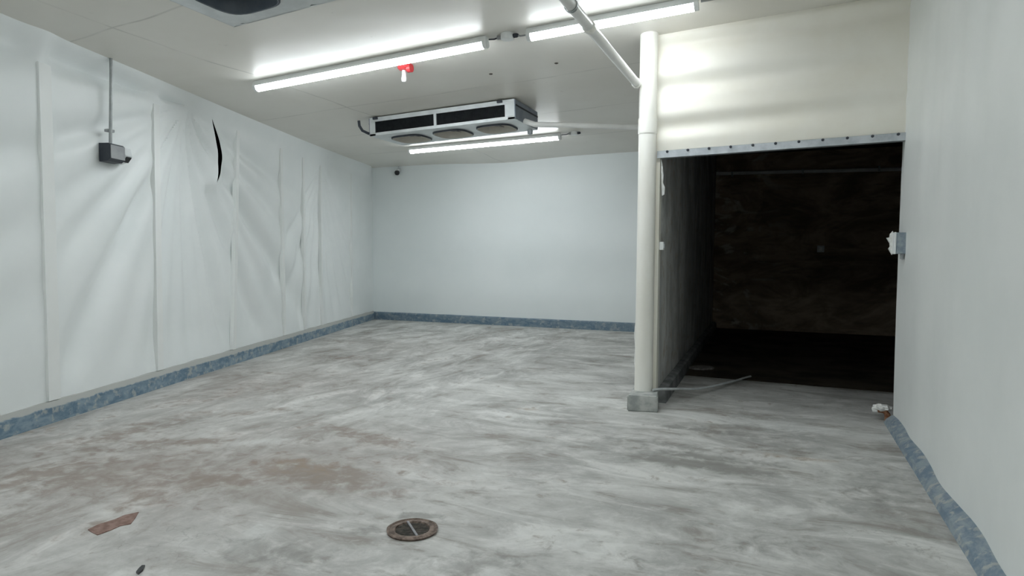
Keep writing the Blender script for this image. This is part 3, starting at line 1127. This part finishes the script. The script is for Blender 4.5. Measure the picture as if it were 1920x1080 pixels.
flake('paint_flake', [(-2.950, 1.990), (-2.962, 2.050), (-2.944, 2.118), (-2.950, 2.173), (-2.920, 2.227), (-2.870, 2.170), (-2.828, 2.114), (-2.852, 2.077), (-2.847, 2.028), (-2.854, 1.969), (-2.906, 1.978)],
      M['scrap_brown'], 'ragged brown flake lying on the concrete at lower left', 'debris', 0.003)
flake('black_scrap', [(-2.373, 1.791), (-2.390, 1.815), (-2.402, 1.840), (-2.392, 1.846), (-2.364, 1.815), (-2.352, 1.785)], M['black'],
      'tiny black scrap on the floor at the bottom edge', 'debris', 0.008)
flake('floor_scrap', [(-0.93, 7.50), (-0.86, 7.44), (-0.76, 7.46), (-0.68, 7.53), (-0.66, 7.60), (-0.72, 7.68), (-0.80, 7.66), (-0.88, 7.64)], M['scrap_grey'],
      'flat grey scrap lying on the dark floor inside the opening', 'debris', 0.02, 0.0055)

# ---------------------------------------------------------------- pale hose by the pipe foot
m = MB()
hp = [(-0.972, 5.50, 0.147), (-0.92, 5.56, 0.147), (-0.855, 5.68, 0.130), (-0.78, 5.90, 0.095), (-0.68, 6.12, 0.062), (-0.57, 6.38, 0.045), (-0.46, 6.66, 0.034), (-0.37, 6.92, 0.024), (-0.31, 7.10, 0.020), (-0.26, 7.22, 0.017)]
sm = []
for i in range(len(hp) - 1):
    P = [Vector(hp[max(0, min(len(hp) - 1, i + k))]) for k in (-1, 0, 1, 2)]
    for s_ in range(4):
        x = s_ / 4
        sm.append(0.5 * ((2 * P[1]) + (P[2] - P[0]) * x + (2 * P[0] - 5 * P[1] + 4 * P[2] - P[3]) * x * x + (3 * P[1] - P[0] - 3 * P[2] + P[3]) * x ** 3))
sm.append(Vector(hp[-1]))
m.tube(sm, 0.011, 10)
tag(m.build('hose', M['hose'], smooth=True), 'pale thin hose curving from the pipe foot into the dark doorway', 'hose')

# ---------------------------------------------------------------- fittings on the edges of the opening
t = thing('switch_box', 'small blue grey box on the right wall edge with ragged white foam', 'electrical box', Matrix.Translation((XR, 5.52, 1.385)))
m = MB()
m.box((-0.065, -0.055, -0.078), (0.03, 0.055, 0.078), 0.006)
m.build('box', M['blue_grey'], t)
m = MB()
m.box((-0.078, -0.060, -0.080), (-0.064, 0.060, 0.080), 0.004)
m.build('cover_plate', M['white_plastic'], t)
m = MB()
rg = [(-0.076, .02, -.085), (-0.090, .02, -.060), (-0.100, .02, -.040), (-0.090, .02, -.025), (-0.092, .02, .0), (-0.115, .02, .040), (-0.094, .02, .045), (-0.092, .02, .070), (-0.076, .02, .090)]
m.prism(rg, (0, 0.04, 0))
m.build('foam_edge', M['foam'], t)
m = MB()
m.tube([(-0.02, -0.03, -0.076), (-0.02, -0.03, -0.115)], 0.014, 10)
m.build('conduit_stub', M['grey_plastic'], t)

t = thing('pipe_stub', 'bent rusty stub with white wrapping at the foot of right wall by the opening', 'pipe fitting', Matrix.Translation((0.775, 5.80, 0)))
m = MB()
m.tube([(0.03, -0.02, 0.002), (0.03, -0.02, 0.05), (0.01, -0.01, 0.075), (-0.04, 0.0, 0.078)], 0.022, 12)
m.build('elbow', M['rust_pipe'], t, smooth=True)
m = MB()
bmesh.ops.create_icosphere(m.bm, subdivisions=3, radius=1.0)
for v in m.bm.verts:
    d = 1 + 0.45 * noise.noise(v.co * 2.3)
    v.co = Vector((v.co.x * 0.062 * d - 0.005, v.co.y * 0.05 * d, v.co.z * 0.026 * d + 0.098))
m.build('wrapping', M['foam'], t, smooth=True)
m = MB()
m.tube([(-0.04, 0, 0.078), (-0.075, 0.002, 0.070)], [0.024, 0.018], 12)
m.build('stub_end', M['foam'], t)

t = thing('wall_clip_box', 'small white plastic box on the edge of the partition beside the cream pipe', 'electrical box', Matrix.Translation((-0.955, 5.66, 1.365)))
m = MB()
m.box((-0.008, -0.03, -0.035), (0.028, 0.03, 0.035), 0.006)
m.build('box', M['white_plastic'], t)
m = MB()
m.box((0.026, -0.016, -0.018), (0.034, 0.016, 0.018), 0.003)
m.build('lid', M['pale_plastic'], t)

m = MB()
edge = [(-0.958, 5.615, 2.10), (-0.945, 5.615, 2.06), (-0.935, 5.62, 1.96), (-0.938, 5.62, 1.90), (-0.922, 5.62, 1.86), (-0.925, 5.62, 1.80), (-0.945, 5.62, 1.79), (-0.950, 5.62, 1.88), (-0.957, 5.62, 2.0)]
m.prism(edge, (0, 0.006, 0))
tag(m.build('torn_sheet_flap', M['foam']), 'torn white strip hanging on the partition edge just under the grey steel bar', 'torn sheet')
m = MB()
edge = [(-1.150, 5.60, 0.14), (-1.146, 5.60, 0.30), (-1.158, 5.60, 0.36), (-1.150, 5.60, 0.48), (-1.160, 5.60, 0.60), (-1.150, 5.60, 0.72), (-1.125, 5.60, 0.74), (-1.125, 5.60, 0.14)]
m.prism(edge, (0, 0.012, 0))
tag(m.build('torn_sheet_edge', M['foam']), 'ragged pale sheet edge left of the cream pipe near its foot', 'torn sheet')

# ---------------------------------------------------------------- store room fittings
t = thing('store_pipe', 'dim pale pipe running across the top of the dark back wall', 'pipe', Matrix.Translation((0.30, 11.79, 2.66)))
m = MB()
m.tube([(-1.36, 0, 0.02), (0, 0, 0.0), (1.5, 0, -0.025)], 0.030, 14)
m.build('pipe_run', M['white_pipe'], t, smooth=True)
for x in (-1.1, 0.0, 1.1):
    m = MB()
    m.box((x - .015, -0.035, -0.04), (x + .015, 0.058, 0.04), .004)
    m.build('bracket', M['grey_pipe'], t)
t = thing('wall_outlet', 'small pale square plate on the dark back wall', 'outlet', Matrix.Translation((0.605, 11.848, 1.39)))
m = MB()
m.box((-0.055, -0.016, -0.055), (0.055, 0, 0.055), 0.006)
m.build('plate', M['pale_plastic'], t)
m = MB()
m.box((-0.022, -0.020, -0.030), (0.022, -0.015, 0.030), 0.002)
m.build('insert', M['white_plastic'], t)
m = MB()
m.tube([(0.62, 7.6, 3.01), (0.62, 7.6, 2.56), (0.62, 7.6, 2.50)], [0.012, 0.012, 0.018], 10)
tag(m.build('hanging_stub', M['grey_pipe'], smooth=True), 'short grey stub hanging from the dark ceiling inside the opening', 'pipe stub')
